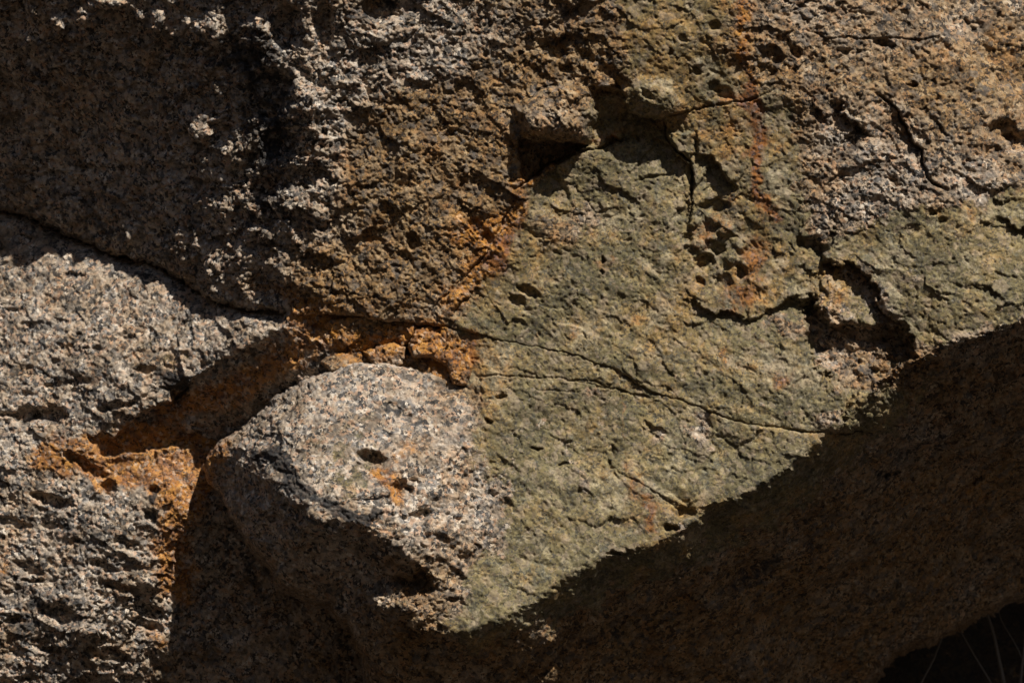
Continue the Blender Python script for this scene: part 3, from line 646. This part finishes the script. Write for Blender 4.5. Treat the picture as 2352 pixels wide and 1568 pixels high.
oB = finish(B, 'boulder', outB, ROCK, edge=4.5 - 2.9 * sstep(1000, 1090, B.x) * sstep(2150, 2050, B.x), rough=lambda x, y: 1 + .2 * blob(x, y, 1000, 1250, 120, 160) - .55 * blob(x, y, 780, 980, 260, 170) - .2 * blob(x, y, 650, 1250, 200, 100) - .5 * blob(x, y, 1800, 1400, 700, 210, -.5) - .4 * stroke(x, y, [(1100, 1470), (1400, 1290), (1800, 1110), (1980, 920)], 50), seed=20)
tag(oB, 'lower boulder under the crack with a blunt pale granite nose and dark overhanging underside', 'boulder', 'granite boulders of the rock face')
del B

# ------------------------------------------------------------------ left boulder
Cc = Face(-110, 960, 430, 1640, STEP, (1500, 560, 0, 800))
Cc.surface([(0, 478, -600), (150, 528, -520), (300, 592, -408), (400, 640, -338), (500, 690, -245), (640, 742, -95), (750, 760, -75), (850, 800, -75), (-300, 400, -900),
            (0, 700, -520), (0, 900, -440), (200, 700, -405), (200, 900, -340), (400, 760, -270), (400, 860, -245), (550, 790, -150), (-200, 900, -520),
            (434, 890, -228), (342, 939, -275), (640, 850, -165), (600, 930, -240), (700, 860, -130), (800, 850, -110), (520, 960, -310), (640, 1000, -300),
            (293, 990, -310), (263, 1030, -340), (150, 1000, -350), (0, 1100, -400),
            (342, 1034, -345), (386, 1026, -345), (425, 1034, -345), (508, 1046, -335), (390, 1100, -310), (440, 1200, -305), (410, 1390, -400), (250, 1200, -310), (100, 1250, -360),
            (200, 1400, -310), (0, 1500, -370), (300, 1500, -385), (400, 1300, -350), (520, 1250, -375), (600, 1400, -425), (760, 1400, -430), (860, 1600, -450), (500, 1550, -450), (700, 1550, -430),
            (380, 1700, -540), (0, 1700, -370), (800, 1800, -430), (850, 1000, -240), (900, 1300, -420), (-200, 1500, -450), (1000, 1800, -800), (1300, 1400, -950), (1300, 1900, -1300), (1300, 900, -500)])
_d, _s, _p = polydist(Cc.jx, Cc.jy, [p for p in CRACK if p[0] < 660])
Cc.f -= 95 * np.exp(-_d / 17) * sstep(700, 600, Cc.x)
# brow of the upper lobe and the recess under it
Cc.ledge([(660, 748), (600, 782), (560, 802), (500, 835), (452, 861), (434, 888), (395, 922), (342, 938), (293, 976), (262, 1010), (220, 1000)][::-1], [0, 30, 42, 46, 46, 40, 26, 18, 14, 8, 0], R=90, w=8)
Cc.ledge([(215, 1040), (263, 1046), (293, 1044), (342, 1032), (386, 1022), (425, 1030), (508, 1044), (560, 1060)], [0, -26, -34, -34, -34, -30, -24, -10], R=70, w=6)
for (cx, cy, rx, ry, dd, ro) in [(115, 1000 - 45, 45, 20, 40, .2), (60, 955, 40, 22, 30, .1), (352, 1126, 16, 13, 16, 0), (344, 1184, 20, 18, 20, .6), (245, 1120, 20, 22, 26, .4), (120, 1150, 60, 16, 26, .3),
                                 (200, 1070, 60, 14, 22, .5), (190, 870, 30, 9, 16, .3), (270, 930, 50, 10, 16, -.2), (330, 850, 26, 9, 16, -.3), (410, 895, 22, 30, 30, .5), (170, 635, 22, 8, 10, .2),
                                 (240, 1300, 40, 12, 16, .3), (140, 1410, 50, 22, 26, .3), (280, 1350, 60, 12, 20, .3), (330, 1430, 40, 14, 20, .3), (60, 1300, 40, 12, 18, .3), (240, 1500, 70, 16, 26, .2),
                                 (100, 1480, 50, 16, 20, .3), (340, 1400, 40, 20, 22, .6), (300, 1250, 40, 10, 14, .3), (30, 1200, 50, 12, 16, .2), (20, 1420, 40, 12, 18, .2)]:
    Cc.pit(cx, cy, rx, ry, dd, ro)
prng = random.Random(5)
for _ in range(18):
    cx = prng.uniform(-80, 400); cy = prng.uniform(1080, 1600)
    Cc.pit(cx, cy, prng.uniform(9, 30), prng.uniform(7, 15), prng.uniform(8, 22), prng.uniform(-.1, .5))
for _ in range(30):
    cx = prng.uniform(-80, 480); cy = prng.uniform(700, 1000)
    Cc.pit(cx, cy, prng.uniform(8, 26), prng.uniform(4, 9), prng.uniform(5, 12), prng.uniform(-.2, .5))
for (cx, cy, rx, ry, h, ro) in [(120, 1370, 60, 30, 18, .2), (340, 1330, 40, 30, 14, .2), (210, 1450, 60, 24, 20, .2), (60, 1520, 60, 20, 16, .2), (350, 1500, 40, 30, 14, .2), (440, 980, 40, 30, 20, .4),
                                (520, 930, 30, 30, 16, 0), (570, 900, 26, 24, 12, 0), (480, 930, 30, 20, 12, 0)]:
    Cc.bump(cx, cy, rx, ry, h, ro)
Cc.ledge([(880, 800), (840, 790), (780, 765), (720, 752), (690, 738)][::1], [0, 12, 18, 16, 0], R=30, w=6)
Cc.ledge([(700, 842), (720, 800), (700, 770), (680, 760)][::-1], [0, 8, 10, 0], R=30, w=6)
Cc.ledge([(480, 1165), (520, 1230), (560, 1330)], [0, 10, 0], R=50, w=12)
outC = [(-1800, 100), (-300, 330), (0, 440), (200, 520), (400, 600), (560, 670), (700, 715), (760, 724), (810, 728), (860, 760), (880, 800), (960, 830), (1000, 900), (1480, 1000), (1480, 3000), (-3000, 3000), (-3000, 100)]
oC = finish(Cc, 'boulder', outC, ROCK, edge=6, rough=lambda x, y: .75 + .8 * blob(x, y, 150, 1420, 400, 200) - .2 * blob(x, y, 150, 600, 300, 70), seed=40, keep=60, fall=.02)
tag(oC, 'lower left boulder of speckled grey granite with a bright orange rust stain on its shoulder', 'boulder', 'granite boulders of the rock face')
del Cc

# ------------------------------------------------------------------ broken rusty pieces wedged between crack and nose
def stone(pts, hmid, tilt, name, label, group='rusty stones wedged under the crack', ridge=None, seed=60, step=1.9, rustv=.8, tonev=.6, e=2.2, cat='stone', keep=26):
    P = np.array(pts, float)
    cx, cy = P.mean(0)
    f = Face(P[:, 0].min() - keep, P[:, 0].max() + keep, P[:, 1].min() - keep, P[:, 1].max() + keep, step, (0, 0, 0, 0))
    f.b = hmid + tilt[0] * (f.x - cx) + tilt[1] * (f.y - cy)
    f.f = np.zeros_like(f.b)
    if ridge:
        for pr, sl in ridge: f.bend(pr, [sl] * len(pr), soft=3)
    def tint(p, r, b, t): return np.zeros_like(p) + .0, EV(r * .5 + rustv * .7), b * .6, np.zeros_like(t) + tonev
    o = finish(f, name, [tuple(p) for p in pts], ROCK, edge=e, rough=.8, tint=tint, seed=seed, keep=keep, drop=2.2)
    tag(o, label, cat, group)
    return o
stone([(800, 728), (850, 731), (905, 740), (945, 747), (938, 775), (920, 800), (880, 800), (840, 806), (800, 812), (775, 790), (760, 765), (745, 745), (770, 733)], -62, (.12, -.1), 'stone',
      'large dull brown stone recessed just below the long crack, above the pale nose', seed=61, rustv=.55, tonev=.9, ridge=[([(760, 790), (850, 772), (940, 760)], .35)])

stone([(928, 742), (955, 736), (958, 752), (940, 778), (924, 794), (918, 775)], -44, (.2, .1), 'stone', 'thin upright wedge of rusty stone in the shadowed gap under the crack', seed=62, rustv=.7)
stone([(838, 812), (870, 800), (905, 793), (930, 800), (922, 828), (905, 842), (880, 844), (862, 836), (850, 822)], -46, (.05, .3), 'stone', 'orange tan chip of stone resting on the rounded top of the nose', seed=63, rustv=.5, tonev=.5,
      ridge=[([(850, 826), (900, 818), (930, 815)], .5)])
stone([(775, 812), (800, 806), (838, 812), (858, 830), (868, 842), (850, 843), (800, 846), (760, 852), (745, 830)], -66, (.0, .35), 'stone', 'low rusty stone left of the tan chip, behind the nose', seed=64, rustv=.6, tonev=.6)
stone([(918, 820), (950, 812), (990, 815), (1030, 830), (1038, 868), (1030, 882), (990, 870), (945, 854), (912, 846)], -30, (.0, .25), 'stone', 'orange brown block of stone at the right end of the broken pieces', seed=65, rustv=.7,
      ridge=[([(1000, 812), (990, 840), (1000, 880)], .3)])
stone([(955, 756), (985, 750), (1030, 757), (1062, 772), (1078, 800), (1082, 840), (1072, 880), (1045, 880), (1030, 838), (990, 818), (950, 815), (942, 790)], -16, (.0, .12), 'stone',
      'wide rusty slab of stone right under the crack where it meets the olive rock', seed=66, rustv=.75, tonev=.5)

# ------------------------------------------------------------------ dark hollow under the overhang
K = Face(1500, 3600, 900, 2500, 30, (0, 0, 0, 0))
K.surface([(1500, 900, -1900), (3600, 900, -1900), (1500, 2500, -1800), (3600, 2500, -1800), (2300, 1500, -1900), (2700, 1800, -1750)])
oK = finish(K, 'boulder', [(1520, 920), (3580, 920), (3580, 2480), (1520, 2480)], ROCK, edge=30, drop=.8, seed=80, tint=lambda p, r, b, t: (p * 0, r * 0, b * 0 + .9, t * 0 + .8), keep=400, fall=.001)  # black tint paints the hollow's shade into the rock colour
tag(oK, 'boulder deep in the hollow under the overhang, its shade painted near black, bottom right corner', 'boulder', 'granite boulders of the rock face')

gm = bpy.data.materials.new('dry_earth'); gm.use_nodes = True
gn = gm.node_tree; gb = gn.nodes['Principled BSDF']; gb.inputs['Roughness'].default_value = .95
tcg = gn.nodes.new('ShaderNodeTexCoord'); nz = gn.nodes.new('ShaderNodeTexNoise'); nz.inputs['Scale'].default_value = 9; nz.inputs['Detail'].default_value = 8
cr = gn.nodes.new('ShaderNodeValToRGB'); cr.color_ramp.elements[0].color = (.007, .0045, .003, 1); cr.color_ramp.elements[1].color = (.034, .022, .013, 1)
cr.color_ramp.elements[0].position = .3; cr.color_ramp.elements[1].position = .7
gn.links.new(tcg.outputs['Object'], nz.inputs['Vector']); gn.links.new(nz.outputs[0], cr.inputs[0]); gn.links.new(cr.outputs[0], gb.inputs['Base Color'])
n = 81; gx = np.sign(np.linspace(-1, 1, n)) * np.abs(np.linspace(-1, 1, n)) ** 3 * 150
GX, GY = np.meshgrid(gx, gx); RR = np.hypot(GX, GY)
GZ = -1.16 + .85 * np.maximum(0, RR - 7.5) * np.minimum(1, 90 / (RR + 60)) * (1 - 0.0 * GX) + .05 * perlin(GX * 1.3, GY * 1.3, GX * 0, 5) * np.minimum(1, 8 / (1 + np.hypot(GX, GY)))  # rise all round is added, unseen terrain that blocks low sky light
me = bpy.data.meshes.new('ground')
ii = np.arange(n * n).reshape(n, n)
me.from_pydata(np.stack([GX.ravel(), GY.ravel(), GZ.ravel()], 1).tolist(), [], np.stack([ii[:-1, :-1], ii[:-1, 1:], ii[1:, 1:], ii[1:, :-1]], -1).reshape(-1, 4).tolist())
me.polygons.foreach_set('use_smooth', [True] * len(me.polygons)); me.materials.append(gm)
og = bpy.data.objects.new('ground', me); scene.collection.objects.link(og); tag(og, kind='structure')

# dry stalks in the hollow
sm = bpy.data.materials.new('dry_straw'); sm.use_nodes = True
sb = sm.node_tree.nodes['Principled BSDF']; sb.inputs['Roughness'].default_value = .7
sn = sm.node_tree.nodes.new('ShaderNodeTexNoise'); sn.inputs['Scale'].default_value = 40
sr = sm.node_tree.nodes.new('ShaderNodeValToRGB'); sr.color_ramp.elements[0].color = (.07, .062, .052, 1); sr.color_ramp.elements[1].color = (.15, .13, .11, 1)
sm.node_tree.links.new(sn.outputs[0], sr.inputs[0]); sm.node_tree.links.new(sr.outputs[0], sb.inputs['Base Color'])
def stalk(pts, w, h0, h1, label):
    P = []
    nseg = 14
    pa = np.array(pts, float); t = np.linspace(0, len(pa) - 1, nseg)
    xs = np.interp(t, np.arange(len(pa)), pa[:, 0]); ys = np.interp(t, np.arange(len(pa)), pa[:, 1])
    for _ in range(2):
        xs[1:-1] = (xs[:-2] + 2 * xs[1:-1] + xs[2:]) / 4; ys[1:-1] = (ys[:-2] + 2 * ys[1:-1] + ys[2:]) / 4
    hs = np.linspace(h1, h0, nseg)
    k = (D - hs * S) / D
    C3 = np.stack([(xs - FW / 2) * S * k, -hs * S, -(ys - FH / 2) * S * k], 1)
    V = []; F = []
    for i in range(nseg):
        tan = C3[min(i + 1, nseg - 1)] - C3[max(i - 1, 0)]; tan /= np.linalg.norm(tan)
        a = np.cross(tan, (0, 1, 0)); a /= np.linalg.norm(a); b2 = np.cross(tan, a)
        r = w * S * .5 * (0.45 + .55 * i / (nseg - 1))
        for q in range(6):
            V.append(C3[i] + r * (math.cos(q * math.pi / 3) * a + math.sin(q * math.pi / 3) * b2))
        if i:
            for q in range(6):
                F.append(((i - 1) * 6 + q, (i - 1) * 6 + (q + 1) % 6, i * 6 + (q + 1) % 6, i * 6 + q))
    F.append(tuple(range(6))); F.append(tuple((nseg - 1) * 6 + q for q in range(5, -1, -1)))
    me = bpy.data.meshes.new('dry_stalk'); me.from_pydata([tuple(v) for v in V], [], F)
    me.polygons.foreach_set('use_smooth', [True] * len(F)); me.materials.append(sm)
    o = bpy.data.objects.new('dry_stalk', me); scene.collection.objects.link(o)
    tag(o, label, 'plant stalk', 'dry stalks in the dark hollow')
stalk([(2180, 1400), (2231, 1493), (2277, 1568), (2350, 1690), (2420, 2090)], 7, -1250, -1270, 'thin straight dry stalk slanting down to the right from the rim of the overhang')
stalk([(2250, 1360), (2284, 1453), (2292, 1508), (2308, 1568), (2330, 1750), (2330, 2090)], 15, -1280, -1300, 'thickest dry stalk in the hollow, bending down just left of the one at the edge')
stalk([(2375, 1300), (2357, 1430), (2352, 1500), (2340, 1568), (2345, 1800), (2350, 2090)], 12, -1240, -1280, 'dry stalk nearest the right edge of the picture, almost upright')
stalk([(2190, 1420), (2161, 1464), (2144, 1519), (2115, 1563), (2060, 1700), (2030, 2090)], 8, -1240, -1260, 'faint dry stalk leaning down to the left in the hollow')
stalk([(2290, 1380), (2294, 1410), (2306, 1438), (2330, 1470), (2390, 1600), (2440, 2090)], 5, -1270, -1330, 'hair thin curved dry stalk hanging between the two thickest stalks')
